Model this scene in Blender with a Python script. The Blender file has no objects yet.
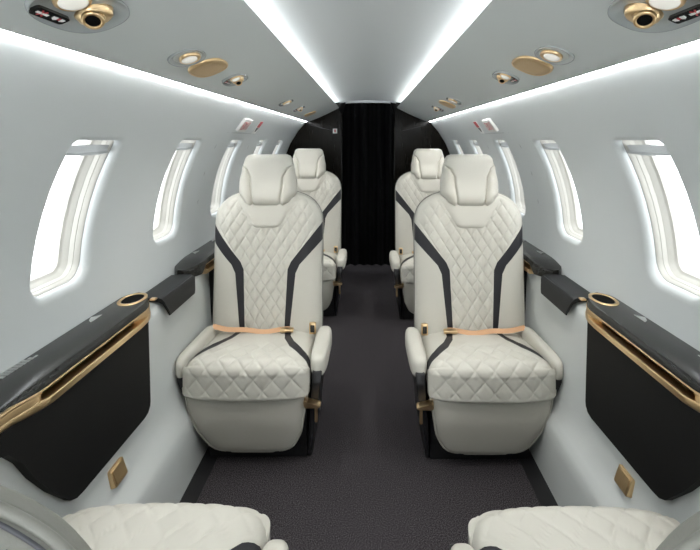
import bpy, bmesh, math, random
from math import sin, cos, pi, radians, sqrt, exp
random.seed(4)
scn = bpy.context.scene
col = scn.collection

# ------------------------------------------------------------------ constants
H = 1.128                # eye height
ZC, R = 0.746, 0.766     # fuselage liner circle
YB, YF = -1.15, 3.945    # ends of the cabin
FOC = 450.0

# ------------------------------------------------------------------ materials
def mat(name, rgb, rough=.5, metal=0, spec=.5, coat=0, bump=None, emit=None, sheen=0):
    m = bpy.data.materials.new(name); m.use_nodes = True
    nt = m.node_tree; b = nt.nodes['Principled BSDF']
    b.inputs['Base Color'].default_value = (*rgb, 1)
    b.inputs['Roughness'].default_value = rough
    b.inputs['Metallic'].default_value = metal
    b.inputs['Specular IOR Level'].default_value = spec
    b.inputs['Coat Weight'].default_value = coat
    b.inputs['Coat Roughness'].default_value = .08
    b.inputs['Sheen Weight'].default_value = sheen
    if emit:
        b.inputs['Emission Color'].default_value = (*emit[0], 1)
        b.inputs['Emission Strength'].default_value = emit[1]
    if bump:
        scale, strength, dist = bump
        tc = nt.nodes.new('ShaderNodeTexCoord')
        n = nt.nodes.new('ShaderNodeTexNoise'); n.inputs['Scale'].default_value = scale
        n.inputs['Detail'].default_value = 3
        bp = nt.nodes.new('ShaderNodeBump'); bp.inputs['Strength'].default_value = strength
        bp.inputs['Distance'].default_value = dist
        nt.links.new(tc.outputs['Object'], n.inputs['Vector'])
        nt.links.new(n.outputs['Fac'], bp.inputs['Height'])
        nt.links.new(bp.outputs['Normal'], b.inputs['Normal'])
    return m

def noise_mix(m, c1, c2, scale, detail=2, lo=.35, hi=.65, stretch=(1, 1, 1)):
    nt = m.node_tree; b = nt.nodes['Principled BSDF']
    tc = nt.nodes.new('ShaderNodeTexCoord'); mp = nt.nodes.new('ShaderNodeMapping')
    mp.inputs['Scale'].default_value = stretch
    n = nt.nodes.new('ShaderNodeTexNoise'); n.inputs['Scale'].default_value = scale
    n.inputs['Detail'].default_value = detail
    r = nt.nodes.new('ShaderNodeValToRGB')
    r.color_ramp.elements[0].position = lo; r.color_ramp.elements[0].color = (*c1, 1)
    r.color_ramp.elements[1].position = hi; r.color_ramp.elements[1].color = (*c2, 1)
    nt.links.new(tc.outputs['Object'], mp.inputs['Vector'])
    nt.links.new(mp.outputs['Vector'], n.inputs['Vector'])
    nt.links.new(n.outputs['Fac'], r.inputs['Fac'])
    nt.links.new(r.outputs['Color'], b.inputs['Base Color'])
    return m

M = {}
M['liner'] = mat('liner', (.55, .58, .58), .42, spec=.35, bump=(900, .05, .001))
M['ceil'] = mat('ceiling_liner', (.58, .61, .60), .5, spec=.3)
M['ceil_mid'] = mat('ceiling_centre', (.56, .585, .59), .5, spec=.3)
M['lower'] = mat('lower_panel', (.57, .595, .585), .42, spec=.4)
M['cream'] = mat('cream_leather', (.56, .545, .485), .42, spec=.4, bump=(450, .12, .001))
M['wing'] = mat('cream_leather_side', (.58, .56, .495), .4, spec=.42, bump=(450, .12, .001))
M['leg'] = mat('cream_leather_shaded', (.44, .425, .375), .4, spec=.42, bump=(450, .12, .001))  # darker copy of the cream leather: colour carries the shade low on the seat
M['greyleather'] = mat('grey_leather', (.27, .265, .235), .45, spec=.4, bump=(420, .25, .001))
M['stripe'] = mat('charcoal_leather', (.022, .022, .026), .5, spec=.4, bump=(450, .15, .001))
M['black'] = mat('black_shell', (.012, .012, .013), .42, spec=.4)
M['blackleather'] = mat('black_leather', (.0065, .0065, .0065), .62, spec=.2, bump=(500, .1, .001))
M['armcap'] = mat('black_pad', (.010, .0105, .0115), .42, spec=.28, bump=(600, .1, .001))
M['gold'] = mat('brushed_gold', (.76, .55, .31), .3, metal=1, bump=(300, .05, .001))
M['golddark'] = mat('gold_mesh', (.62, .45, .26), .5, metal=.75, bump=(1500, .4, .002))
M['tan'] = mat('tan_leather', (.62, .36, .20), .5)
M['winframe'] = mat('window_frame', (.50, .49, .45), .4)
M['shade'] = mat('window_shade', (.46, .47, .47), .5)
M['dark'] = mat('dark_gap', (.003, .003, .003), .8, spec=.1)
M['curtain'] = mat('black_curtain', (.007, .0076, .008), .85, spec=.15, sheen=.02)
M['white'] = mat('white_plastic', (.70, .69, .66), .4)
M['red'] = mat('red_print', (.5, .03, .04), .5)
M['whiteprint'] = mat('white_print', (.8, .8, .78), .5)
M['greyprint'] = mat('dark_print', (.08, .08, .09), .5)
M['silver'] = mat('satin_silver', (.62, .63, .62), .35, metal=.9)
M['bezel'] = mat('grey_bezel', (.40, .43, .43), .2, spec=.5, coat=.5)
M['skirt'] = mat('black_skirting', (.009, .009, .010), .55)
M['strip'] = mat('strip_light', (.9, .9, .9), .5, emit=((.98, .99, 1), 3.7))
M['strip_up'] = mat('strip_light_ceiling', (.9, .9, .9), .5, emit=((.98, .99, 1), 2.1))
M['lens'] = mat('lamp_lens', (.85, .83, .78), .2, emit=((1, .95, .85), .05))
M['glossblack'] = mat('display_black', (.008, .008, .008), .12, coat=.6)

carp = mat('carpet', (.03, .03, .03), .95, spec=.1, bump=(420, .9, .006))
noise_mix(carp, (.014, .0125, .0138), (.15, .136, .146), 330, 3, .40, .72)
M['carpet'] = carp
vene = mat('dark_veneer', (.012, .01, .008), .14, spec=.18, coat=0)
noise_mix(vene, (.005, .0042, .0034), (.010, .0083, .0062), 14, 3, .3, .7, (4, 4, .35))
M['veneer'] = vene
carb = mat('carbon_top', (.03, .03, .028), .24, spec=.4, coat=.0)
noise_mix(carb, (.008, .008, .0073), (.021, .021, .019), 60, 4, .3, .7, (6, 1, 6))
M['carbon'] = carb

g = bpy.data.materials.new('pane_glass'); g.use_nodes = True
nt = g.node_tree; nt.nodes.clear()
out = nt.nodes.new('ShaderNodeOutputMaterial'); mx = nt.nodes.new('ShaderNodeMixShader')
tr = nt.nodes.new('ShaderNodeBsdfTransparent'); gl = nt.nodes.new('ShaderNodeBsdfGlossy')
gl.inputs['Roughness'].default_value = .03
mx.inputs['Fac'].default_value = .06
nt.links.new(tr.outputs[0], mx.inputs[1]); nt.links.new(gl.outputs[0], mx.inputs[2])
nt.links.new(mx.outputs[0], out.inputs['Surface'])
M['glass'] = g

# ------------------------------------------------------------------ helpers
def link(name, bm, m, parent=None, smooth=True, recalc=True):
    if recalc:
        bmesh.ops.recalc_face_normals(bm, faces=bm.faces)
    me = bpy.data.meshes.new(name); bm.to_mesh(me); bm.free()
    if smooth:
        for p in me.polygons: p.use_smooth = True
    me.materials.append(m)
    o = bpy.data.objects.new(name, me); col.objects.link(o)
    if parent: o.parent = parent
    return o

def sharp(o, ang=40):
    me = o.data
    me.set_sharp_from_angle(angle=radians(ang))
    return o

def tag(o, label=None, cat=None, group=None, kind=None):
    if label: o['label'] = label
    if cat: o['category'] = cat
    if group: o['group'] = group
    if kind: o['kind'] = kind
    return o

def empty(name, loc, label=None, cat=None, group=None, kind=None, rz=0):
    o = bpy.data.objects.new(name, None); col.objects.link(o)
    o.location = loc; o.rotation_euler = (0, 0, rz); o.empty_display_size = .05
    return tag(o, label, cat, group, kind)

def copy_tree(o, parent=None):
    c = o.copy(); col.objects.link(c)
    if parent: c.parent = parent
    for ch in [x for x in bpy.data.objects if x.parent == o]:
        copy_tree(ch, c)
    return c

def grid(bm, P, closed=False):
    """P[i][j] points -> quads"""
    V = [[bm.verts.new(p) for p in row] for row in P]
    n = len(V[0])
    for i in range(len(V) - 1):
        for j in range(n if closed else n - 1):
            k = (j + 1) % n
            try: bm.faces.new((V[i][j], V[i + 1][j], V[i + 1][k], V[i][k]))
            except ValueError: pass
    return V

def clean(bm, d=1e-5):
    bmesh.ops.remove_doubles(bm, verts=bm.verts, dist=d)
    bmesh.ops.dissolve_degenerate(bm, edges=bm.edges, dist=d)
    return bm

def box(bm, lo, hi):
    x0, y0, z0 = lo; x1, y1, z1 = hi
    v = [bm.verts.new(p) for p in ((x0,y0,z0),(x1,y0,z0),(x1,y1,z0),(x0,y1,z0),(x0,y0,z1),(x1,y0,z1),(x1,y1,z1),(x0,y1,z1))]
    for f in ((0,1,2,3),(4,5,6,7),(0,1,5,4),(1,2,6,5),(2,3,7,6),(3,0,4,7)): bm.faces.new([v[i] for i in f])
    return v

def bevel(bm, r, seg=3):
    bmesh.ops.bevel(bm, geom=list(bm.edges), offset=r, segments=seg, profile=.5, affect='EDGES', clamp_overlap=True)
    return bm

def prism(bm, poly, f0, f1):
    """poly 2D list; f0,f1 map 2D -> 3D for both caps"""
    a = [bm.verts.new(f0(*p)) for p in poly]; b = [bm.verts.new(f1(*p)) for p in poly]
    bm.faces.new(a); bm.faces.new(b[::-1])
    n = len(poly)
    for i in range(n):
        j = (i + 1) % n
        bm.faces.new((a[i], b[i], b[j], a[j]))

def rrect(w, h, r, n=6):
    pts = []
    for cx, cy, a0 in ((w-r, h-r, 0), (-w+r, h-r, 90), (-w+r, -h+r, 180), (w-r, -h+r, 270)):
        for k in range(n + 1):
            a = radians(a0 + 90*k/n); pts.append((cx + r*cos(a), cy + r*sin(a)))
    return pts

def tube(bm, pts, r, n=8, closed=False, rx=None):
    from mathutils import Vector
    pts = [Vector(p) for p in pts]; rings = []
    N = len(pts)
    up = Vector((0, 0, 1))
    prev = None
    for i, p in enumerate(pts):
        if closed: t = pts[(i+1) % N] - pts[(i-1) % N]
        else: t = pts[min(i+1, N-1)] - pts[max(i-1, 0)]
        t.normalize()
        a = prev if prev is not None else (up if abs(t.z) < .9 else Vector((1, 0, 0)))
        s = t.cross(a)
        if s.length < 1e-6: s = t.cross(Vector((1, 0.3, 0)))
        s.normalize(); u = s.cross(t); u.normalize(); prev = u
        rings.append([tuple(p + s*((rx or r)*cos(2*pi*k/n)) + u*(r*sin(2*pi*k/n))) for k in range(n)])
    if closed: rings.append(rings[0])
    V = grid(bm, rings, closed=True)
    if not closed:
        bm.faces.new(V[0]); bm.faces.new(V[-1][::-1])
    else: clean(bm)

def interp(x, tab):
    if x <= tab[0][0]: return tab[0][1]
    for (a, fa), (b, fb) in zip(tab, tab[1:]):
        if x <= b: return fa + (fb - fa)*(x - a)/(b - a)
    return tab[-1][1]

def sm(a, b, x):
    t = min(1, max(0, (x - a)/(b - a))); return t*t*(3 - 2*t)

def slerp(x, tab):
    """smooth interpolation (cosine)"""
    if x <= tab[0][0]: return tab[0][1]
    for (a, fa), (b, fb) in zip(tab, tab[1:]):
        if x <= b: return fa + (fb - fa)*sm(a, b, x)
    return tab[-1][1]

# ------------------------------------------------------------------ cabin shell
TH0, TH1 = math.asin((.604 - ZC)/R), math.asin((1.290 - ZC)/R)
S0, S1 = TH0*R, TH1*R
def cyl(sg, s, y, off=0):
    t = s/R
    return (sg*(R + off)*cos(t), y, ZC + (R + off)*sin(t))

WHW, WS0, WS1 = .119, -.011, .411          # window opening (half width, bottom and top arc)
WSC, WHH = (WS0 + WS1)/2, (WS1 - WS0)/2
PITCH = .585
WINY = [1.129 + PITCH*k for k in range(-2, 5)]

def winline(inset=0, n=10):
    """window outline (dy, ds) about its centre, counter-clockwise, symmetric in dy"""
    w, h = WHW - inset, WHH - inset
    pts = []
    for cx, cy, a0, r in ((1, 1, 0, .038), (-1, 1, 90, .038), (-1, -1, 180, .068), (1, -1, 270, .068)):
        r = max(.008, r - inset)
        for k in range(n + 1):
            a = radians(a0 + 90*k/n)
            pts.append((cx*(w - r) + r*cos(a), cy*(h - r) + r*sin(a)))
    # densify the straight runs
    res = []
    N = len(pts)
    for i in range(N):
        a, b = pts[i], pts[(i+1) % N]
        L = math.hypot(b[0]-a[0], b[1]-a[1]); res.append(a)
        if L > .04:
            for k in range(1, 6): res.append((a[0] + (b[0]-a[0])*k/6, a[1] + (b[1]-a[1])*k/6))
    return res

OUT = winline()
def torect(p):
    """project outline point to the cell rectangle"""
    top, bot = S1 - WSC, S0 - WSC
    hx = PITCH/2
    dx, ds = p
    k = 1e9
    if abs(dx) > 1e-9: k = min(k, hx/abs(dx))
    if ds > 1e-9: k = min(k, top/ds)
    if ds < -1e-9: k = min(k, bot/ds)
    return (dx*k, ds*k)
RECT = [torect(p) for p in OUT]
for cx in (-PITCH/2, PITCH/2):
    for cs in (S0 - WSC, S1 - WSC):
        i = min(range(len(RECT)), key=lambda i: (RECT[i][0]-cx)**2 + (RECT[i][1]-cs)**2)
        RECT[i] = (cx, cs)
edge_s = sorted({round(s + WSC, 6) for (x, s) in RECT if abs(x - PITCH/2) < 1e-6})

def side_wall(sg, name):
    bm = bmesh.new()
    for yc in WINY:
        rings = []
        for f in (1, .85, .7, .55, .42, .3, .2, .12, .06, .025):
            rings.append([cyl(sg, WSC + a[1] + (b[1]-a[1])*f, yc + a[0] + (b[0]-a[0])*f) for a, b in zip(OUT, RECT)])
        for k in range(0, 6):
            a = radians(90*k/5); ins = .020*sin(a); off = .018*(1 - cos(a))
            L = winline(ins)
            rings.append([cyl(sg, WSC + p[1], yc + p[0], off) for p in L])
        L = winline(.020)
        rings.append([cyl(sg, WSC + p[1], yc + p[0], .022) for p in L])
        grid(bm, rings, closed=True)
    ss = edge_s
    for ya, yb in ((YB, WINY[0] - PITCH/2), (WINY[-1] + PITCH/2, YF)):
        grid(bm, [[cyl(sg, s, y) for s in ss] for y in (ya, (ya+yb)/2, yb)])
    bmesh.ops.remove_doubles(bm, verts=bm.verts, dist=1e-4)
    # turn normals to the axis
    bm.normal_update()
    for f in bm.faces:
        c = f.calc_center_median()
        if f.normal.x*sg > 0 and abs(f.normal.x) > .02: pass
    bmesh.ops.recalc_face_normals(bm, faces=bm.faces)
    o = link(name, bm, M['liner'], recalc=False); tag(o, kind='structure')
    return o
side_wall(-1, 'wall_left'); side_wall(1, 'wall_right')

def windows(sg, start):
    for k, yc in enumerate(WINY):
        e = empty('window_%d' % (start + k), (sg*(R), yc, ZC + .15), kind='structure')
        ox, oy, oz = e.location
        def L(s, y, off): 
            p = cyl(sg, s, y, off); return (p[0]-ox, p[1]-oy, p[2]-oz)
        ws = lambda p1, ins: WSC + (p1*WHH/(WHH - ins) if p1 > 0 else p1)
        prof = [(.0095, .030), (.010, .024), (.013, .0225), (.0155, .025), (.018, .036), (.0195, .0372), (.022, .048), (.0235, .0492), (.027, .060), (.030, .063), (.035, .066), (.037, .075)]
        bm = bmesh.new()
        grid(bm, [[L(ws(p[1], ins*.85), yc + p[0], off) for p in winline(ins + .008)] for ins, off in prof], closed=True)
        sharp(link('window_frame', bm, M['winframe'], e), 35)
        bm = bmesh.new()
        rows = []
        for f in (1, .75, .5, .25):
            rows.append([L(WSC + (ws(p[1], .028) - WSC)*f, yc + p[0]*f, .069) for p in winline(.041)])
        V = grid(bm, rows, closed=True); bm.faces.new(V[-1])
        link('pane', bm, M['glass'], e)
        bm = bmesh.new()
        grid(bm, [[L(WSC + p[1], yc + p[0], off) for p in winline(ins + .008)] for ins, off in ((.010, .0185), (.0105, .0275), (.0115, .0275))], closed=True)
        link('window_gap', bm, M['greyprint'], e)  # dark ring, its colour standing in for the shaded gap behind the lip
        # pulled-up shade with a rounded grip
        bm = bmesh.new()
        P = []
        for j in range(9):
            q = j/8
            st = WSC + WHH - .041; sb = WSC + WHH - .060 - .006*sin(pi*q)
            P.append([L(st + (sb - st)*t, yc + (q - .5)*2*(WHW - .024), .028 - (.010 if t > .9 else .0)*1 + .004*(1-abs(2*q-1))) for t in (0, .3, .6, .88, .93, 1)])
        grid(bm, P)
        bmesh.ops.solidify(bm, geom=list(bm.faces), thickness=.004)
        sharp(link('window_shade', bm, M['shade'], e), 40)
windows(-1, 1); windows(1, 8)

# floor and skirting
FW = .588
bm = bmesh.new(); box(bm, (-FW + .055, YB, -.02), (FW - .055, YF + .25, 0))
tag(link('floor', bm, M['carpet'], smooth=False), kind='structure')
for i, sg in enumerate((-1, 1)):
    bm = bmesh.new(); a, b = sorted((sg*(FW - .055), sg*(FW + .03)))
    box(bm, (a, YB, -.02), (b, YF, .002))
    tag(link('trim_%d' % (i+1), bm, M['skirt'], smooth=False), kind='structure')

# lower side panels and ledge
LOW = [(.586, 0), (.590, .06), (.596, .14), (.601, .172), (.608, .188), (.622, .205), (.636, .225), (.646, .25), (.654, .285), (.660, .33),
       (.666, .40), (.671, .48), (.674, .55), (.676, .572), (.681, .588), (.690, .596), (.704, .600), (.730, .603), (.7535, .604)]
for sg, nm in ((-1, 'baseboard_left'), (1, 'baseboard_right')):
    bm = bmesh.new()
    n = 24
    grid(bm, [[(sg*x, YB + (YF-YB)*i/n, z) for x, z in LOW] for i in range(n+1)])
    tag(link(nm, bm, M['lower']), kind='structure')

# ceiling: sloping side panels, raised centre panel
AX, AZ, BX, BZ = .252, 1.410, .525, 1.2865
bm = bmesh.new()
for sg in (-1, 1):
    P = []
    for y in (YB, 1, 2.5, YF):
        row = [(sg*(AX + .041), y, AZ + .046), (sg*(AX + .041), y, AZ + .006), (sg*(AX + .006), y, AZ + .006), (sg*(AX + .001), y, AZ + .003), (sg*AX, y, AZ)]
        for t in [k/8 for k in range(1, 8)]:
            row.append((sg*(AX + (BX-AX)*t), y, AZ + (BZ-AZ)*t - .006*sin(pi*t)))
        row += [(sg*BX, y, BZ), (sg*(BX + .004), y, BZ + .001), (sg*(BX + .006), y, BZ + .006)]
        P.append(row)
    grid(bm, P)
tag(sharp(link('ceiling', bm, M['ceil']), 50), kind='structure')
bm = bmesh.new()
P = []
for y in (YB, 1, 2.5, YF + .3):
    P.append([(x*.292/10, y, 1.452 + .022*(1 - (x/10)**2)) for x in range(-10, 11)])
grid(bm, P)
o = link('trim_3', bm, M['ceil_mid']); tag(o, kind='structure')

# light strips (lamps the cabin has)
for i, sg in enumerate((-1, 1)):
    side = 'left' if sg < 0 else 'right'
    bm = bmesh.new()
    grid(bm, [[(sg*(BX + .003), y, BZ + .001), (sg*(BX + .009), y, BZ - .002), (sg*(BX + .0150), y, BZ + .0022)] for y in (YB, 1, 2.5, YF - .05)])
    bmesh.ops.solidify(bm, geom=list(bm.faces), thickness=.002)
    tag(link('light_strip', bm, M['strip']), 'thin white light strip along top of the %s window wall' % side, 'light', 'cabin light strips')
    bm = bmesh.new()
    grid(bm, [[(sg*(AX + .030), y, AZ + .008), (sg*(AX + .031), y, AZ + .024)] for y in (YB, 1, 2.5, YF - .05)])
    bmesh.ops.solidify(bm, geom=list(bm.faces), thickness=.002)
    tag(link('light_strip', bm, M['strip_up']), 'white light strip beside raised centre ceiling panel, %s side' % side, 'light', 'cabin light strips')

# unseen wall behind the camera: opening added to let in frontal daylight as fill
for sg, nm in ((-1, 'wall_front_left'), (1, 'wall_front_right')):
    poly = [(.36, 0), (FW + .02, 0)] + [(R*cos(t), ZC + R*sin(t)) for t in [-.30 + (math.acos(.36/R) + .30)*k/24 for k in range(25)]]
    bm = bmesh.new(); prism(bm, poly, lambda x, z: (sg*x, YB, z), lambda x, z: (sg*x, YB - .03, z))
    tag(link(nm, bm, M['liner'], smooth=False), kind='structure')

# bulkhead with doorway
DX, DZ = .230, 1.452
for sg, nm in ((-1, 'wall_bulkhead_left'), (1, 'wall_bulkhead_right')):
    poly = [(DX, 0), (FW + .02, 0)] + [(R*cos(t)*1.0, ZC + R*sin(t)) for t in [-.30 + (math.acos(.20/R) + .30)*k/24 for k in range(25)]] 
    poly = [(x, z) for x, z in poly if x > DX + .012 or z == 0]
    poly += [(DX + .012, 1.40), (DX, 1.385)]
    bm = bmesh.new()
    prism(bm, poly, lambda x, z: (sg*x, YF, z), lambda x, z: (sg*x, YF + .03, z))
    tag(link(nm, bm, M['veneer'], smooth=False), kind='structure')
# black side rails of the doorway and rounded top corners
for i, sg in enumerate((-1, 1)):
    bm = bmesh.new()
    box(bm, (min(sg*.226, sg*.236), YF - .014, 0), (max(sg*.226, sg*.236), YF, 1.375)); bevel(bm, .003, 2)
    tag(link('trim_%d' % (4 + i), bm, M['veneer']), kind='structure')
    bm = bmesh.new()
    poly = [(.195, 1.458), (.245, 1.440), (.258, 1.425), (.256, 1.405), (.240, 1.372), (.226, 1.350), (.214, 1.39), (.204, 1.43)]
    prism(bm, poly, lambda x, z: (sg*x, YF - .035, z), lambda x, z: (sg*x, YF + .03, z))
    bevel(bm, .004, 2)
    tag(link('trim_%d' % (6 + i), bm, M['dark']), kind='structure')
# reflections of the cove lights, drawn as thin lighter lines on the bulkhead
for i, sg in enumerate((-1, 1)):
    bm = bmesh.new(); tube(bm, [(sg*.298, YF - .0002, 1.207), (sg*.517, YF - .0002, 1.262)], .0012, 6)
    tag(link('trim_%d' % (8 + i), bm, M['greyprint']), kind='structure')
# vestibule behind the curtain
bm = bmesh.new()
prism(bm, [(-.45, -.02), (.45, -.02), (.45, 1.47), (-.45, 1.47)], lambda x, z: (x, YF + .28, z), lambda x, z: (x, YF + .30, z))
tag(link('wall_rear', bm, M['dark'], smooth=False), kind='structure')

bm = bmesh.new()
P = []
for dy, lo, hi in ((-.012, 0, .0), (-.012, 0, 1), (.012, 0, 1), (.012, 0, 0)):
    P.append([(x*.20/10, YF + dy, 1.452 + .022*(1 - (x*.2/.292/10)**2) - .016*hi + .001) for x in range(-10, 11)])
grid(bm, P)
tag(sharp(link('trim_10', bm, M['ceil_mid'])), kind='structure')

# curtain
e = empty('curtain', (0, YF + .09, 0), 'black pleated curtain hanging in the doorway at far end', 'curtain')
bm = bmesh.new()
P = []
for i in range(9):
    z = .008 + (1.456 - .008)*i/8
    P.append([(-.30 + .60*j/160, .020*cos(2*pi*(-.30 + .60*j/160)/.077 + .12*sin(i*.9)) + .006*sin(j*.21 + i*.3), z) for j in range(161)])
grid(bm, P)
bmesh.ops.solidify(bm, geom=list(bm.faces), thickness=.002)
link('curtain_cloth', bm, M['curtain'], e)
bm = bmesh.new(); tube(bm, [(-.24, 0, 1.457), (.24, 0, 1.457)], .004)
link('curtain_rail', bm, M['dark'], e)

# ------------------------------------------------------------------ ceiling fittings
def ceil_frame(sg, y, b):
    """frame on the sloping panel at depth y, b = distance out from the inner edge along the slope"""
    L = math.hypot(BX-AX, AZ-BZ)
    q = ((BX-AX)/L, -(AZ-BZ)/L)                  # along the slope, outward and down
    n = (-(AZ-BZ)/L, -(BX-AX)/L)                 # normal into the cabin
    t = b/L; sag = .006*sin(pi*t)
    base = (AX + q[0]*b, AZ + q[1]*b - sag)
    ox, oz = base[0], base[1]
    def f(a, c, h):                               # a along y, c outward, h into the cabin -> local coordinates
        return (sg*(q[0]*c + n[0]*h), a, q[1]*c + n[1]*h)
    return (sg*ox, y, oz), f

def oval(bm, f, a, c, ra, rc, prof, n=40, p=2.4, cap=True):
    """lofted oval boss; prof = [(scale, h)...]"""
    rows = []
    for s, h in prof:
        r = []
        for k in range(n):
            t = 2*pi*k/n; ct, st = cos(t), sin(t)
            r.append(f(a + ra*s*math.copysign(abs(ct)**(2/p), ct), c + rc*s*math.copysign(abs(st)**(2/p), st), h))
        rows.append(r)
    V = grid(bm, rows, closed=True)
    if cap: bm.faces.new(V[-1])

def gasper(e, f, a, c, k=1.0):
    bm = bmesh.new()
    oval(bm, f, a, c, .034*k, .034*k, [(1.05, 0), (1.05, .004*k), (.99, .008*k), (.93, .015*k), (.80, .019*k), (.55, .0215*k), (.3, .022*k)], 32, 2)
    o = link('air_nozzle', bm, M['gold'], e)
    ca, sa = cos(.62), sin(.62)                    # the ball is turned towards the aisle and the seat below
    def g(x, y, h):
        h += .012*k
        return f(a - h*sa + x*ca, c + y + .0*h, h*ca + x*sa)
    bm = bmesh.new()
    oval(bm, g, 0, 0, .030*k, .030*k, [(.70, .004*k), (.68, .012*k), (.67, .020*k), (.64, .023*k), (.54, .024*k), (.46, .0235*k), (.44, .019*k)], 32, 2, cap=False)
    link('nozzle_ring', bm, M['gold'], o)
    bm = bmesh.new(); oval(bm, g, 0, 0, .0136*k, .0136*k, [(1, .0205*k), (.9, .0210*k)], 20, 2)
    link('nozzle_opening', bm, M['dark'], o)

def service_panel(sg, y, label, k=1.0, c0=.0, full=True):
    loc, f = ceil_frame(sg, y, .195)
    e = empty('passenger_service_panel', loc, label, 'ceiling panel', 'passenger service panels')
    bm = bmesh.new()
    oval(bm, f, 0, 0, .105*k, .064*k, [(1.0, -.001), (1.0, .003), (.985, .0055), (.95, .006), (.93, .0035), (.5, .003)], 48, 2.5)
    link('panel_plate', bm, M['bezel'], e)
    bm = bmesh.new()
    oval(bm, f, -.050*k, -.014*k, .032*k, .026*k, [(1.08, .002), (1.08, .007), (1.0, .009), (.96, .008)], 32, 2)
    ring = link('reading_light', bm, M['gold'], e)
    bm = bmesh.new()
    oval(bm, f, -.050*k, -.014*k, .028*k, .022*k, [(1.0, .0078), (.98, .0095), (.7, .012), (.3, .013)], 28, 2)
    link('lamp_lens', bm, M['lens'], ring)
    gasper(e, f, .022*k, -.008*k, k*.95)
    # warning display: cigarette crossed out in red, belt halves with a red buckle
    bm = bmesh.new()
    a0, a1, b0, b1 = -.080*k, .000*k, .026*k, .048*k
    poly = [(x + (a0+a1)/2, z + (b0+b1)/2) for x, z in rrect((a1-a0)/2, (b1-b0)/2, .006*k, 4)]
    prism(bm, poly, lambda u, v: f(u, v, .002), lambda u, v: f(u, v, .010*k))
    d = link('warning_display', bm, M['glossblack'], e, smooth=False)
    hh = .0103*k
    def flat(name, polys, m):
        bm = bmesh.new()
        for pl in polys: prism(bm, pl, lambda u, v: f(u*k, v*k, hh - .0006), lambda u, v: f(u*k, v*k, hh + .0004))
        link(name, bm, m, d, smooth=False)
    def bar(x0, z0, x1, z1, w):
        L = math.hypot(x1-x0, z1-z0); nx, nz = -(z1-z0)/L*w, (x1-x0)/L*w
        return [(x0+nx, z0+nz), (x1+nx, z1+nz), (x1-nx, z1-nz), (x0-nx, z0-nz)]
    flat('cigarette_symbol', [bar(-.073, .037, -.046, .037, .0024)], M['whiteprint'])
    flat('cross_symbol', [bar(-.066, .030, -.054, .044, .0014), bar(-.066, .044, -.054, .030, .0014)], M['red'])
    flat('belt_symbol', [[(-.036, .033), (-.025, .032), (-.024, .039), (-.029, .042), (-.035, .039)], [(-.016, .032), (-.006, .033), (-.007, .038), (-.015, .041)]], M['whiteprint'])
    flat('buckle_symbol', [[(-.0225, .0325), (-.0175, .0325), (-.0175, .0385), (-.0225, .0385)]], M['red'])
    return e

def reading_lamp(sg, y, label):
    loc, f = ceil_frame(sg, y, .195)
    e = empty('reading_lamp', loc, label, 'reading lamp', 'ceiling reading lamps')
    bm = bmesh.new()
    oval(bm, f, 0, 0, .062, .040, [(1.0, -.001), (1.0, .002), (.97, .004), (.9, .003), (.55, -.004)], 44, 2.3)
    link('bezel', bm, M['bezel'], e)
    bm = bmesh.new()
    oval(bm, f, .004, -.004, .034, .024, [(1.0, .0), (1.0, .006), (.9, .008), (.82, .0065)], 32, 2)
    r = link('lamp_ring', bm, M['gold'], e)
    bm = bmesh.new()
    oval(bm, f, .002, -.002, .026, .018, [(1.0, .0055), (.95, .008), (.5, .010)], 28, 2)
    link('lamp_lens', bm, M['lens'], r)
    return e

def speaker(sg, y, label):
    loc, f = ceil_frame(sg, y, .195)
    e = empty('ceiling_speaker', loc, label, 'speaker', 'ceiling speakers')
    bm = bmesh.new()
    oval(bm, f, 0, 0, .073, .047, [(1.0, -.001), (1.0, .004), (.97, .0065), (.93, .007), (.90, .0055)], 48, 2.6, cap=False)
    link('speaker_rim', bm, M['gold'], e)
    bm = bmesh.new()
    oval(bm, f, 0, 0, .0675, .0428, [(1.0, .0), (1.0, .0055), (.6, .0064)], 44, 2.6)
    link('speaker_grille', bm, M['golddark'], e)
    return e

for sg, nm in ((-1, 'left'), (1, 'right')):
    service_panel(sg, .676 if sg < 0 else .672, 'large gold nozzle and warning display in the top %s corner of ceiling' % nm, .82)
    reading_lamp(sg, 1.07 if sg < 0 else 1.04, 'gold reading lamp with grey bezel nearer than the large gold speaker, %s ceiling slope' % nm)
    speaker(sg, 1.212 if sg < 0 else 1.18, 'large gold oval speaker between reading lamp and small nozzle panel, %s ceiling slope' % nm)
    service_panel(sg, 1.455 if sg < 0 else 1.405, 'small nozzle and lamp panel just beyond the large gold speaker, %s ceiling slope' % nm, .60)
    reading_lamp(sg, 2.36 if sg < 0 else 2.25, 'distant gold reading lamp above the front seat headrest, %s ceiling slope' % nm)
    service_panel(sg, 2.79 if sg < 0 else 2.77, 'tiny distant nozzle panel near the bulkhead, %s ceiling slope' % nm, .60)
    speaker(sg, 3.34 if sg < 0 else 2.44, 'small distant gold speaker %s' % ('closest to dark bulkhead, left ceiling slope' if sg < 0 else 'next to distant reading lamp, right ceiling slope'))

# ------------------------------------------------------------------ wall signs
def wall_frame(sg, s, y):
    c = cyl(sg, s, y); t = s/R
    up = (-sg*sin(t), cos(t)); nin = (-sg*cos(t), -sin(t))
    def f(a, b, h):
        return (up[0]*b + nin[0]*h, a, up[1]*b + nin[1]*h)
    return c, f

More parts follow.
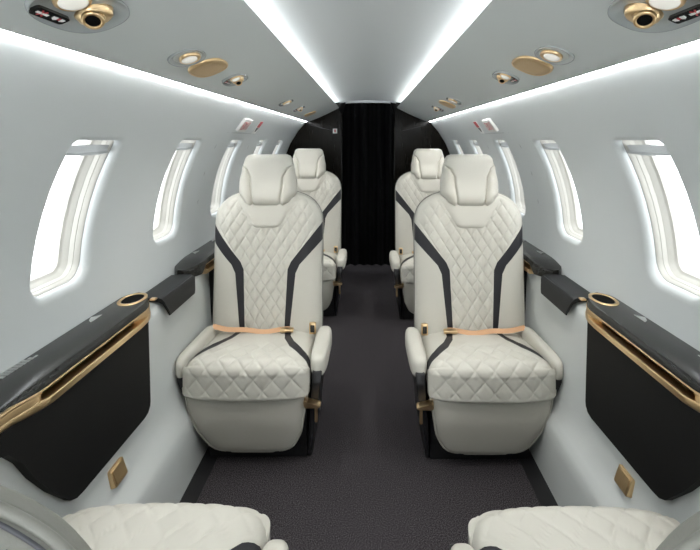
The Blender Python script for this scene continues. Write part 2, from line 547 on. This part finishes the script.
GLY = {'E': [(0,0,0,4),(0,4,2,4),(0,2,1.7,2),(0,0,2,0)], 'X': [(0,0,2,4),(0,4,2,0)], 'I': [(1,0,1,4)], 'T': [(1,0,1,4),(0,4,2,4)]}
def text_polys(txt, size, w):
    ps = []; x = 0; tot = len(txt)*2.9 - .9
    for ch in txt:
        for x0, z0, x1, z1 in GLY[ch]:
            ax, az, bx, bz = [(x + x0 - tot/2)*size, (z0 - 2)*size, (x + x1 - tot/2)*size, (z1 - 2)*size]
            L = math.hypot(bx-ax, bz-az); nx, nz = -(bz-az)/L*w, (bx-ax)/L*w
            ps.append([(ax+nx, az+nz), (bx+nx, bz+nz), (bx-nx, bz-nz), (ax-nx, az-nz)])
        x += 2.9
    return ps
for sg, nm in ((-1, 'left'), (1, 'right')):
    y = 2.215 if sg < 0 else 2.24
    c, f = wall_frame(sg, .492, y)
    e = empty('exit_sign', c, 'small white box sign with red lettering above the %s window row' % nm, 'sign', 'exit signs')
    bm = bmesh.new(); v = box(bm, (-1, -1, -1), (1, 1, 1))
    for q in bm.verts:
        q.co = f(q.co.x*.066, q.co.y*.036, -.004 if q.co.z < 0 else .014)
    bevel(bm, .003, 2); sharp(link('sign_box', bm, M['white'], e), 40)
    bm = bmesh.new()
    dr = 1 if sg < 0 else -1
    for pl in text_polys('EXIT', .0090, .0020):
        prism(bm, pl, lambda u, v: f(dr*u, v*1.15, .0135), lambda u, v: f(dr*u, v*1.15, .0150))
    link('sign_lettering', bm, M['red'], e, smooth=False)
    y = 2.52 if sg < 0 else 2.51
    c, f = wall_frame(sg, .484, y)
    e = empty('placard', c, 'narrow red and black handle placard beside white sign on the %s wall' % nm, 'placard', 'handle placards')
    bm = bmesh.new(); prism(bm, rrect(.034, .042, .006, 3), lambda u, v: f(u, v, -.001), lambda u, v: f(u, v, .0018))
    link('placard_plate', bm, M['whiteprint'], e, smooth=False)
    bm = bmesh.new(); prism(bm, rrect(.030, .020, .004, 3), lambda u, v: f(u, v + .020, .0015), lambda u, v: f(u, v + .020, .0028))
    link('red_field', bm, M['red'], e, smooth=False)
    bm = bmesh.new(); prism(bm, [(-.026, -.003), (.026, -.003), (.006, -.030), (-.006, -.030)], lambda u, v: f(u, v, .0015), lambda u, v: f(u, v, .0028))
    link('arrow', bm, M['greyprint'], e, smooth=False)
e = empty('bulkhead_placard', (-.289, YF, 1.207), 'tiny white placard with red mark on the dark bulkhead', 'placard')
bm = bmesh.new(); box(bm, (-.019, -.002, -.021), (.019, .003, .021)); link('plate', bm, M['whiteprint'], e, smooth=False)
bm = bmesh.new(); box(bm, (-.006, -.0032, -.012), (.006, -.0015, .013)); link('red_mark', bm, M['red'], e, smooth=False)

# exit hatch seams on the wall liner
for i, sg in enumerate((-1, 1)):
    for j, (yy, sa, sb) in enumerate(((2.005, .02, .44), (2.57, .30, .44))):
        bm = bmesh.new(); tube(bm, [cyl(sg, sa + (sb-sa)*k/24, yy, .0004) for k in range(25)], .0013, 6)
        tag(link('trim_%d' % (20 + 3*i + j), bm, M['greyprint']), kind='structure')
    bm = bmesh.new(); tube(bm, [cyl(sg, .44, 2.005 + .565*k/24, .0007) for k in range(25)], .0011, 6)
    tag(link('trim_%d' % (22 + 3*i), bm, M['greyprint']), kind='structure')

# ------------------------------------------------------------------ side consoles
def console(sg, ytip, dr, label, cup_holder=True):
    """dr = -1: runs from its tip (far end) towards the camera; +1 the other way. local: e = distance from tip"""
    e = empty('side_console', (sg*.70, ytip, .325), label, 'console', 'side consoles')
    LEN = 1.30
    def P(x, t, z): return (sg*(x - .70), dr*t, z - .325)
    es = [0, .004, .012, .025, .045, .07, .10, .14, .2, .3, .42, .48, .50, .51, .52, .53, .56, .6, .7, .8, 1.0, LEN]
    def inner(t):       # inner edge narrows to a rounded tip
        return .655 + .052*(1 - min(1, t/.11))**2.2
    def outer(t): return .7590 - .030*(1 - min(1, t/.05))**2
    # carbon top
    bm = bmesh.new(); rows = []
    for t in es:
        xi, xo = inner(t), outer(t)
        if t == 0: xi = (xi + xo)/2 - .012; xo = xi + .024
        dz = 0 if cup_holder else -.015*(1 - sm(0, .14, t))
        lo = .624 + .013*sm(.51, .62, t) if cup_holder else .624 - .030*(1 - sm(.085, .10, t))
        rows.append([P(xo, t, lo), P(xo, t, .644 + dz), P(xo - .004, t, .646 + dz), P(xi + .012, t, .645 + dz), P(xi + .007, t, .6435 + dz), P(xi + .0035, t, .639 + dz), P(xi - .0005, t, .632 + dz*.6), P(xi - .0005, t, lo), P(xi + .03, t, lo - .002)])
    V = grid(bm, rows); bm.faces.new(V[0]); bm.faces.new(V[-1][::-1])
    sharp(link('console_top', bm, M['carbon'], e), 35)
    # gold rail with a long slot (upper lip, slot back, lower lip)
    bm = bmesh.new(); rows = []
    for t in (es if cup_holder else [q for q in es if q >= .10]):
        xi = inner(t)
        up = sm(.50, .66, t)
        k = sm(.09, .12, t)*(1 - sm(.50, .53, t))      # slot open between
        rows.append([P(xi + .03, t, .626 + .013*sm(.51, .62, t)), P(xi - .0015, t, .626 + .013*sm(.51, .62, t)), P(xi - .003, t, .6235 + .012*sm(.51, .62, t)), P(xi - .001, t, .6215 + .010*sm(.51, .62, t)), P(xi - .002 + .020*k, t, .6195 + .010*up), P(xi - .003 + .018*k, t, .6065 + .016*up),
                     P(xi - .004 - .004*k, t, .6055 + .016*up), P(xi - .005 - .005*k, t, .603 + .017*up), P(xi - .005 - .004*k, t, .590 + .026*up), P(xi - .001, t, .586 + .026*up), P(xi + .03, t, .586 + .026*up)])
    V = grid(bm, rows); bm.faces.new(V[0]); bm.faces.new(V[-1][::-1])
    rl = sharp(link('gold_rail', bm, M['gold'], e), 35)
    bm = bmesh.new()
    rows = [[P(inner(t) + .0155, t, .619), P(inner(t) + .0145, t, .607)] for t in (.115, .2, .3, .42, .50)]
    grid(bm, rows); bmesh.ops.solidify(bm, geom=list(bm.faces), thickness=.0015)
    link('table_slot', bm, M['dark'], rl)
    # black leather front panel
    b0 = 0 if cup_holder else .10
    poly = [(.085 + b0, .592), (.085 + b0, .350), (.088 + b0, .338), (.100 + b0, .326), (.12 + b0, .322), (.40, .329), (.425, .332), (.445, .343), (.50, .405), (.545, .466), (.575, .517), (.608, .556), (.66, .578), (1.28, .580), (1.28, .617), (.66, .617), (.58, .604), (.50, .592)]
    bm = bmesh.new()
    fx = lambda z: .6535 - .007*(.588 - z)/.26
    prism(bm, poly, lambda t, z: P(fx(z), t, z), lambda t, z: P(.675 - .012*(.588-z)/.26, t, z))
    bmesh.ops.recalc_face_normals(bm, faces=bm.faces); bm.normal_update()
    bmesh.ops.triangulate(bm, faces=[f for f in bm.faces if len(f.verts) > 4], ngon_method='EAR_CLIP')
    sharp(link('front_panel', bm, M['blackleather'], e, smooth=False), 30)
    # cup holder near the tip
    if cup_holder:
      bm = bmesh.new()
      f = lambda a, c, h: P(.713 + c, .062 + a, .6455 + h)
      oval(bm, f, 0, 0, .054, .036, [(1.0, -.003), (1.0, .0012), (.96, .0025), (.88, .003), (.78, .002), (.74, -.002), (.72, -.010)], 44, 2.2, cap=False)
      cup = link('cup_holder', bm, M['gold'], e)
      bm = bmesh.new(); oval(bm, f, -.003, 0, .040, .0268, [(1, .0011), (.9, .0008)], 32, 2.2)
      link('cup_recess', bm, M['dark'], cup)
    # silver patch and rows of small silver blocks at the window edge
    bm = bmesh.new(); q = [(.185, .733), (.235, .733), (.225, .744), (.205, .752), (.195, .742)]
    prism(bm, q, lambda t, x: P(x, t, .6455), lambda t, x: P(x, t, .6472)); link('silver_patch', bm, M['silver'], e, smooth=False)
    bm = bmesh.new()
    for i in range(9):
        for j in range(3):
            a = .418 + i*.0112; b = .738 + j*.0062
            if a + (.756 - b)*0 < .415 + .012*j: continue
            box(bm, P(b, a, .6458), P(b + .0046, a + .0088, .6470))
    link('silver_blocks', bm, M['silver'], e, smooth=False)
    # table hinge tab on the tip
    if cup_holder:
     bm = bmesh.new(); prism(bm, rrect(.011, .010, .003, 3), lambda u, v: P(.686 + u*.8, -.014 + v, .617), lambda u, v: P(.686 + u*.8, -.014 + v, .622)); bevel(bm, .001, 1)
     link('gold_tab', bm, M['gold'], e)
    return e
console(-1, 1.425, -1, 'near left black console with gold rail below the largest left window')
console(1, 1.425, -1, 'near right black console with gold rail below the largest right window')
console(-1, 1.722, 1, 'black carbon console tip beside the left front seat backrest', False)
console(1, 1.722, 1, 'black carbon console tip beside the right front seat backrest', False)

# fold-over black arm pads on the ledge
for sg, nm in ((-1, 'left'), (1, 'right')):
    e = empty('ledge_arm_pad', (sg*.70, 1.587, .61), 'black folded arm pad on the %s wall ledge between two consoles' % nm, 'arm pad', 'ledge arm pads')
    prof = [(.7515, .604), (.7515, .612), (.72, .6155), (.676, .6155), (.667, .612), (.660, .604), (.651, .566), (.650, .552), (.655, .549), (.658, .556), (.668, .594), (.680, .601), (.72, .603)]
    bm = bmesh.new()
    rows = []
    for y in (1.457, 1.461, 1.50, 1.62, 1.713, 1.717):
        row = []
        for x, z in prof:
            k = 1 - .20*min(1, max(0, (.604 - z)/.05))
            row.append((sg*(x - .70), (y - 1.587)*k, z - .61))
        rows.append(row)
    V = grid(bm, rows, closed=True); bm.faces.new(V[0]); bm.faces.new(V[-1][::-1])
    sharp(link('pad_cover', bm, M['armcap'], e), 30)
    bm = bmesh.new(); tube(bm, [(sg*(.668 - .70), -.120, .6125 - .61), (sg*(.668 - .70), .120, .6125 - .61)], .0014, 6)
    link('pad_seam', bm, M['stripe'], e)

# gold socket covers on the lower wall
for sg, nm in ((-1, 'left'), (1, 'right')):
    px = 250/450 if sg < 0 else 256/450
    xx = .644; yy = xx/px
    e = empty('socket_cover', (sg*.650, yy, .270), 'square gold socket cover on the %s lower wall' % nm, 'socket cover', 'gold socket covers')
    bm = bmesh.new()
    t = radians(20)
    def f(a, b, h): return (sg*(-h*cos(t) + b*sin(t)), a, b*cos(t) + h*sin(t))
    prism(bm, rrect(.029, .023, .005, 4), lambda u, v: f(u, v, -.004), lambda u, v: f(u, v, .010))
    bevel(bm, .002, 2); p = sharp(link('cover_plate', bm, M['gold'], e), 40)
    bm = bmesh.new(); prism(bm, rrect(.023, .018, .004, 4), lambda u, v: f(u, v, .009), lambda u, v: f(u, v, .0125)); bevel(bm, .001, 1)
    sharp(link('cover_flap', bm, M['gold'], e), 40)

# ------------------------------------------------------------------ seats
def quilt(u, v, a, b, amp):
    p, q = u/a + v/b, u/a - v/b
    dp, dq = abs(p - round(p))*2, abs(q - round(q))*2
    return amp*((1 - exp(-dp/.11))*(1 - exp(-dq/.11)) - .85 + .35*dp*dq)

def colspread(x0, x1, n, ease=False):
    if ease: return [x0 + (x1-x0)*(1 - (1 - k/n)**2.2) for k in range(n+1)]
    return [x0 + (x1-x0)*k/n for k in range(n+1)]

def make_seat(s, recline, label, group, shift=0.0, thick=.060, arm_in=-.248, arm_out=-.272, side='cream'):
    """faces local -y; s = +1: aisle side is +x"""
    root = empty('aircraft_seat', (0, 0, 0), label, 'seat', group)
    r = radians(recline); cr, sr = cos(r), sin(r)
    Y0, Z0 = .066 + shift, .33
    def B(x, h, d): return (s*x, Y0 + h*sr - d*cr, Z0 + h*cr + d*sr)
    HT = .590
    def w(h):
        if h < .435: return .2240
        t = min(1, (h - .435)/(HT - .435)); return .2240*(1 - t**2.7)**(1/2.7)
    def topf(h):
        t = min(1, max(0, (h - .46)/(HT - .46))); return (1 - t**3.2)**(1/3.2)
    def D(x, h, T=None):
        if T is None: T = thick
        ww = max(w(h), 1e-4); q = min(1, abs(x)/ww)
        return (T*(1 - q**3.6)**(1/3.0) + (.010*sm(.09, .16, abs(x)) if T > .055 else 0)*(1 - q**5))*topf(h)
    xi_t = [(-.1, .078), (0, .078), (.27, .089), (.30, .102), (.475, .240)]
    xo_t = [(-.1, .097), (0, .097), (.255, .122), (.29, .138), (.40, .240)]
    hs = [HT*k/170*.93 for k in range(171)]
    hs += [HT*(.93 + .07*(1 - (1 - k/9)**2)) for k in range(1, 10)]
    # quilted centre
    bm = bmesh.new(); P = []
    for h in hs:
        ww = w(h); xi = min(interp(h, xi_t), ww)
        row = []
        for x in colspread(-1, 1, 130):
            xx = x*xi
            q = quilt(xx, h, .0425, .067, .0042)*(1 - sm(.80, 1.0, abs(xx)/max(ww, 1e-4)))*topf(h)
            if xi < ww - .002: q *= 1 - sm(xi - .006, xi, abs(xx))
            row.append(B(xx, h, D(xx, h) + q))
        P.append(row)
    grid(bm, P); clean(bm)
    br_bm = bmesh.new()
    for sx in (-1, 1):
        P = []
        for h in hs:
            ww = w(h); xo = min(interp(h, xo_t), ww)
            P.append([B(sx*x, h, D(x, h)) for x in colspread(xo, ww, 16, True)])
        grid(br_bm, P)
    # bottom closing strip
    P = [[B(x, 0, D(x, 0)*k) for x in [-.2240 + .448*j/30 for j in range(31)]] for k in (0, .5, 1)]
    grid(br_bm, P)
    clean(br_bm)
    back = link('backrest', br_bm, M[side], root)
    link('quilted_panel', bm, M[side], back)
    for sx in (-1, 1):
        bm = bmesh.new(); P = []
        for h in hs:
            ww = w(h); xi = min(interp(h, xi_t), ww); xo = min(interp(h, xo_t), ww)
            P.append([B(sx*x, h, D(x, h) - .0015) for x in colspread(xi, xo, 10)])
        grid(bm, P); clean(bm)
        tag(link('stripe', bm, M['stripe'], back), 'charcoal inlay stripe')
    # back shell (grey) with piping and stitching
    bm = bmesh.new(); P = []
    for h in hs:
        ww = w(h)
        row = []
        for x in [-1 + 2*k/60 for k in range(61)]:
            xx = ww*sin(x*pi/2)
            ed = min(ww - abs(xx), (HT - h))
            row.append(B(xx, h, -D(xx, h, .052)))
        P.append(row)
    grid(bm, P); clean(bm)
    shell = tag(link('back_shell', bm, M['greyleather'], root), 'grey leather back of the seat')
    def inset_line(d, T, lift):
        pts = []
        n = 70
        for k in range(n + 1):
            h = .02 + (HT - d - .02)*(1 - (1 - k/n)**1.6)
            pts.append((w(h) - d, h))
        pts = [p for p in pts if p[0] > .01]
        # top run
        full = pts + [(-x, h) for x, h in reversed(pts)]
        return [B(x, h, -D(x, h, T) - lift) for x, h in full]
    bm = bmesh.new(); tube(bm, inset_line(.0001, .052, .0), .0040, 8)
    link('piping', bm, M['greyleather'], shell)
    bm = bmesh.new(); tube(bm, inset_line(.0009, .052, .0010), .0016, 6)
    link('crevice_line', bm, M['greyprint'], shell)  # dark line drawn in as the shade of the crevice beside the piping
    bm = bmesh.new()
    L = inset_line(.0048, .052, .0012)
    from mathutils import Vector
    acc = 0; start = None
    dense = []
    for a, b in zip(L, L[1:]):
        a, b = Vector(a), Vector(b); m = max(1, int((b-a).length/.002))
        for k in range(m): dense.append(a + (b-a)*k/m)
    seg = []
    d0 = 0
    for p, q in zip(dense, dense[1:]):
        d0 += (q-p).length
        if (d0 % .0075) < .0050: seg.append(p)
        else:
            if len(seg) > 1: tube(bm, [seg[0], seg[-1]],   .0013, 5)
            seg = []
    link('stitching', bm, M['greyprint'], shell)
    # neck pad
    bm = bmesh.new(); P = []
    for i in range(25):
        t = i/24; h = .437 + .125*t
        hw = .053 + .075*t
        hw *= (1 - max(0, 1 - t/.12)**2*.18)
        P.append([B(hw*q, h, D(hw*q, h) + .001 + .008*(1 - abs(q)**6)*min(1, t/.1)**.5) for q in [-1 + 2*k/24 for k in range(25)]])
    grid(bm, P)
    link('neck_pad', bm, M['cream'], back)
    # headrest
    hb, ht = .522, .738
    wt = [(0, .066), (.03, .080), (.10, .099), (.27, .119), (.45, .119), (.7, .110), (.9, .100), (.97, .091), (1, .076)]
    ts = [0, .01, .03, .06] + [.06 + .88*k/30 for k in range(1, 31)] + [.97, .99, 1]
    def hw_(t): return slerp(t, wt)
    def HD(x, t):
        q = min(1, abs(x)/hw_(t)); v = min(1, abs(2*t - 1))
        return (.050 + .010*sm(.55, .05, t))*(1 - q**3.2)**(1/2.6)*(1 - v**5)**(1/3)
    xs_t = [(0, .056), (.55, .067), (.70, .080), (.78, .098), (.82, .125)]
    dc = .030 if thick > .03 else 0.0
    hrb = bmesh.new(); P = []
    for t in ts:
        xs = min(slerp(t, xs_t), hw_(t)); h = hb + (ht - hb)*t
        P.append([B(xs*q, h, dc + HD(xs*q, t) - (.008*exp(-((xs - abs(xs*q))/.0045)**2) if xs < hw_(t) - .004 else 0)) for q in [-1 + 2*k/48 for k in range(49)]])
    grid(hrb, P)
    P = []
    for t in ts:
        h = hb + (ht - hb)*t
        P.append([B(hw_(t)*sin(q*pi/2), h, dc - .75*HD(hw_(t)*sin(q*pi/2), t)) for q in [-1 + 2*k/32 for k in range(33)]])
    grid(hrb, P); clean(hrb)
    hr = link('headrest', hrb, M['cream'], root)
    for sx in (-1, 1):
        bm = bmesh.new(); P = []
        for t in ts:
            ww = hw_(t); xs = min(slerp(t, xs_t), ww); h = hb + (ht - hb)*t
            P.append([B(sx*x, h, dc + HD(x, t) - (.008*exp(-((x - xs)/.0045)**2) if xs < ww - .004 else 0) + .010*sin(pi*min(1, (x - xs)/max(.02, ww - xs)))*sm(.8, .5, t)) for x in colspread(xs, ww, 20, True)])
        grid(bm, P); clean(bm)
        link('headrest_wing', bm, M['wing'], hr)
    for sx in (-1, 1):
        bm = bmesh.new(); tube(bm, [B(sx*.045, .50, .0), B(sx*.045, .58, .02)], .007)
        link('headrest_post', bm, M['silver'], hr)

    # cushion: rows along a path from back to front, over the nose and down
    W = .2155
    path = []
    yb0 = .075 + shift
    for k in range(71): path.append((yb0 - (yb0 + .245)*k/70, .360 + .026*sm(.02, -.22, yb0 - (yb0 + .245)*k/70), 0.0))
    for k in range(1, 17):
        a = radians(86*k/16); path.append((-.245 - .045*sin(a), .386 - .045*(1 - cos(a)), a))
    for k in range(1, 25):
        path.append((-.288, .341 - (.341 - .268)*k/24, radians(90)))
    for k in range(1, 5):
        a = radians(90 + 80*k/4); path.append((-.288 + .014*(1 - sin(a)), .268 + .014*cos(a), a))
    cum = [0]
    for a, b in zip(path, path[1:]): cum.append(cum[-1] + math.hypot(b[0]-a[0], b[1]-a[1]))
    so = .028 if shift else 0.0
    def C(x, i, lift=0):
        y, z, a = path[i]
        q = min(1, abs(x)/W)
        ins = .105*(1 - (1 - q**5.5)**(1/4.2)) if i < 80 else .035*(1 - (1 - q**5)**(1/4))
        n = (-sin(a), cos(a))
        bow = .013*(1 - q*q)*sm(0, -.25, y)
        crown = .008*(1 - q*q)*sm(-.3, -.1, y)
        d = lift - ins
        return (s*x, y - bow + n[0]*d, z + n[1]*d + crown)
    ci_t = [(-.285, .30), (-.247, .218), (-.220, .178), (-.165, .131), (-.09, .100), (0, .084), (.08, .080)]
    co_t = [(-.245, .30), (-.210, .222), (-.175, .182), (-.11, .138), (-.045, .114), (.08, .101)]
    NP = len(path)
    cb = bmesh.new(); P = []
    for i in range(NP):
        y = path[i][0] if i < 71 else -.3
        xi = min(interp(y - so, ci_t), W)
        row = []
        for q in [-1 + 2*k/180 for k in range(181)]:
            x = q*xi
            am = .0036*sm(-.11, -.20, y)*(1 - sm(.86, 1, abs(x)/W))
            if xi < W - .002: am *= 1 - sm(xi - .012, xi, abs(x))
            if i > NP - 8: am *= max(0, (NP - 5 - i)/3)
            row.append(C(x, i, quilt(x, cum[i], .064, .074, am)))
        P.append(row)
    grid(cb, P)
    for sx in (-1, 1):
        P = []
        for i in range(NP):
            y = path[i][0] if i < 71 else -.3
            xo = min(interp(y - so, co_t), W)
            P.append([C(sx*x, i) for x in colspread(xo, W, 14, True)])
        grid(cb, P)
    clean(cb)
    cu = link('seat_cushion', cb, M['cream'], root)
    for sx in (-1, 1):
        bm = bmesh.new(); P = []
        for i in range(72):
            y = path[i][0] if i < 71 else -.3
            xi, xo = min(interp(y - so, ci_t), W), min(interp(y - so, co_t), W)
            P.append([C(sx*x, i, -.0012) for x in colspread(xi, xo, 8)])
        grid(bm, P); clean(bm)
        tag(link('stripe', bm, M['stripe'], cu), 'charcoal inlay stripe')
    bm = bmesh.new(); box(bm, (-.205, -.255, .262), (.205, .10, .335)); bevel(bm, .012, 3)
    link('cushion_pan', bm, M['black'], root)
    # leg panel
    lw = [(.048, .085), (.052, .105), (.060, .128), (.075, .147), (.095, .161), (.13, .180), (.20, .199), (.25, .209), (.266, .2105)]
    bm = bmesh.new(); P = []
    zs = [.048, .050, .053, .057, .062, .068] + [.075 + .185*k/16 for k in range(17)] + [.2645, .266]
    def lp(q, z, inset=0):
        ww = interp(z, lw) - inset
        vz = min(1, abs(2*(z - .048)/.218 - 1)); q = max(-1, min(1, q))
        d = .030*(1 - abs(q)**6)**(1/3)*(1 - vz**8)**(1/3)
        yb = -.221 - .026*sm(.03, .20, z)
        return (s*(ww*q + .015*sm(.25, .05, z)), yb - d, z)
    for z in zs: P.append([lp(sin(q*pi/2), z) for q in [-1 + 2*k/36 for k in range(37)]])
    grid(bm, P)
    P = [[lp(-1, z), lp(1, z)] for z in zs]; grid(bm, P); clean(bm)
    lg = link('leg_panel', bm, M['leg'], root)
    bm = bmesh.new()
    line = [lp(.985, z) for z in zs] ; line2 = [lp(-.985, z) for z in zs]
    pts = line[::-1] + [lp(q, .0485) for q in (.8, .4, 0, -.4, -.8)] + line2
    tube(bm, [(p[0], p[1] - .004, p[2]) for p in pts], .0028, 6)
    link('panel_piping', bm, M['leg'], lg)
    # pedestal and side shells
    bm = bmesh.new()
    prism(bm, [(-.195, 0), (-.195, .05), (-.222, .20), (-.235, .27), (.14, .30), (.16, .05), (.17, 0)], lambda y, z: (-s*.150, y, z), lambda y, z: (s*.200, y, z))
    bevel(bm, .006, 2); sharp(link('pedestal', bm, M['black'], root), 40)
    bm = bmesh.new()
    prism(bm, [(-.188, .0), (-.205, .03), (-.225, .12), (-.250, .22), (-.262, .30), (-.25, .335), (.05, .345), (.12, .33), (.15, .1), (.15, 0)], lambda y, z: (s*(.201 + .022*sm(0, .3, z)), y, z), lambda y, z: (s*(.216 + .040*sm(.02, .33, z)), y, z))
    bevel(bm, .006, 2); sh = sharp(link('side_shell', bm, M['black'], root), 40)
    bm = bmesh.new()
    prism(bm, [(-.25, .25), (-.265, .31), (-.25, .335), (-.02, .345), (.0, .33), (.0, .26), (-.20, .225)], lambda y, z: (-s*.208, y, z), lambda y, z: (-s*(.216 + .026*sm(.2, .34, z)), y, z))
    bevel(bm, .005, 2); sharp(link('side_shell', bm, M['black'], root), 40)
    # armrests
    def armrest(xb, xf, hwd, zb, zf, y0=.0, y1=-.295):
        bm = bmesh.new(); P = []
        n = 26
        for i in range(n + 1):
            t = i/n; tt = .5 - .5*cos(pi*t)
            y = y0 + (y1 - y0)*tt; x = xb + (xf - xb)*tt; z = zb + (zf - zb)*tt
            v = abs(2*tt - 1); k = (1 - min(1, v)**7)**(1/3.2)
            kw = (1 - min(1, v)**5)**(1/2.6)
            row = []
            for j in range(24):
                a = 2*pi*j/24; ca, sa = cos(a), sin(a)
                row.append((s*(x + hwd*kw*math.copysign(abs(ca)**.62, ca)), y, z + .040*k*math.copysign(abs(sa)**.62, sa)))
            P.append(row)
        grid(bm, P, closed=True); clean(bm)
        return link('armrest', bm, M['cream'], root)
    armrest(.245, .240, .031, .352, .342, .02, arm_in)
    armrest(-.207, -.228, .0225, .354, .346, .02, arm_out)
    # belt, clasp, buckle
    bm = bmesh.new()
    pts = []
    for k in range(33):
        t = k/32; x = -.200 + .305*t
        yy = -.006 - .010*sin(pi*t) - .012*sin(pi*t*2.2)**2
        pts.append((x, yy, .379 + .010*(1-t)**6 + .003*sin(t*7)))
    P = [[(s*x, y + .006, z + .0055), (s*x, y + .001, z + .006), (s*x, y - .016, z - .005), (s*x, y - .008, z - .007)] for x, y, z in pts]
    V = grid(bm, P, closed=True); bm.faces.new(V[0]); bm.faces.new(V[-1][::-1])
    bl = sharp(link('seat_belt', bm, M['tan'], root), 50)
    bm = bmesh.new(); v = box(bm, (.070, -.036, .374), (.122, -.010, .386))
    if s < 0:
        for q in bm.verts: q.co.x *= -1
    bevel(bm, .003, 2); link('belt_clasp', bm, M['gold'], bl)
    bm = bmesh.new()
    prism(bm, rrect(.013, .022, .004, 4), lambda u, v: (s*(.197 + u), -.030, .388 + v), lambda u, v: (s*(.197 + u), -.018, .388 + v))
    bevel(bm, .0015, 1); bk = link('belt_buckle', bm, M['gold'], root)
    bm = bmesh.new()
    prism(bm, rrect(.008, .014, .003, 4), lambda u, v: (s*(.197 + u), -.0325, .388 + v), lambda u, v: (s*(.197 + u), -.0290, .388 + v))
    link('buckle_button', bm, M['glossblack'], bk, smooth=False)
    # gold lever and gold handle on the aisle side
    bm = bmesh.new()
    prism(bm, [(.198, .250), (.204, .254), (.210, .244), (.250, .238), (.256, .233), (.250, .227), (.205, .226), (.198, .232)], lambda x, z: (s*x, -.285, z), lambda x, z: (s*x, -.255, z))
    bevel(bm, .002, 2); sharp(link('recline_lever', bm, M['gold'], root), 40)
    bm = bmesh.new()
    prism(bm, rrect(.005, .026, .004, 4), lambda u, v: (s*(.2385 + u), -.266 - .0*v, .195 + v), lambda u, v: (s*(.2385 + u), -.252, .195 + v))
    sharp(link('release_catch', bm, M['gold'], root), 40)
    return root

XS = .415
gp = 'cream cabin seats'
sl = make_seat(1, 4.5, 'left seat of the middle pair facing the camera, cream quilted with charcoal stripes', gp)
sl.location = (-XS, 1.795, 0)
sr_ = make_seat(-1, 4.5, 'right seat of the middle pair facing the camera, cream quilted with charcoal stripes', gp)
sr_.location = (XS + .003, 1.783, 0)
bl_ = copy_tree(sl); bl_.location = (-XS, 3.07, 0)
bl_['label'] = 'farthest cream seat on the left, partly hidden behind the middle seat, beside curtain'
br_ = copy_tree(sr_); br_.location = (XS, 3.02, 0)
br_['label'] = 'farthest cream seat on the right, partly hidden behind the middle seat, beside curtain'
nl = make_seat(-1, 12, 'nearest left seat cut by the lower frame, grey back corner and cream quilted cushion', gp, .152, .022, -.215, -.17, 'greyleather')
nl.location = (-.412, .645, 0); nl.rotation_euler = (0, 0, pi)
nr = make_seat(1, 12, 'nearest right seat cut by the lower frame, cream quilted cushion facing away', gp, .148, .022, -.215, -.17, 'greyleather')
nr.location = (XS, .637, 0); nr.rotation_euler = (0, 0, pi)

# ------------------------------------------------------------------ beams of the overhead reading lamps
from mathutils import Vector
for sg in (-1, 1):
    for y, ty, pw in ((.650, .72, 1.6), (1.07, 1.45, 1.6), (1.43, 1.62, 1.6), (2.33, 2.75, 1.6), (2.76, 2.95, 1.6)):
        L = bpy.data.lights.new('reading_beam', 'SPOT'); L.energy = pw*.85; L.spot_size = radians(105); L.spot_blend = .9
        L.shadow_soft_size = .02; L.color = (1, .97, .92)
        lo = bpy.data.objects.new('reading_beam', L); col.objects.link(lo)
        p = Vector((sg*.428, y, 1.308)); lo.location = p
        lo.rotation_euler = (Vector((sg*.40, ty, .4)) - p).to_track_quat('-Z', 'Y').to_euler()

# ------------------------------------------------------------------ daylight, camera, view
wd = bpy.data.worlds.new('World'); scn.world = wd; wd.use_nodes = True
bg = wd.node_tree.nodes['Background']
bg.inputs['Color'].default_value = (.93, .97, 1, 1); bg.inputs['Strength'].default_value = 1.0

cam = bpy.data.cameras.new('camera'); co = bpy.data.objects.new('camera', cam); col.objects.link(co)
co.location = (0, 0, H); co.rotation_euler = (radians(90), 0, 0)
cam.sensor_fit = 'HORIZONTAL'; cam.sensor_width = 36; cam.lens = 36*FOC/700
cam.shift_x = -18/700; cam.shift_y = -135/700
cam.clip_start = .02
scn.camera = co
scn.cycles.max_bounces = 10; scn.cycles.diffuse_bounces = 6; scn.cycles.glossy_bounces = 4
scn.cycles.transparent_max_bounces = 8
scn.cycles.sample_clamp_indirect = 6
scn.cycles.use_denoising = True
scn.view_settings.view_transform = 'Standard'; scn.view_settings.look = 'None'
scn.view_settings.gamma = 1; scn.view_settings.use_curve_mapping = False
scn.view_settings.exposure = 2.45
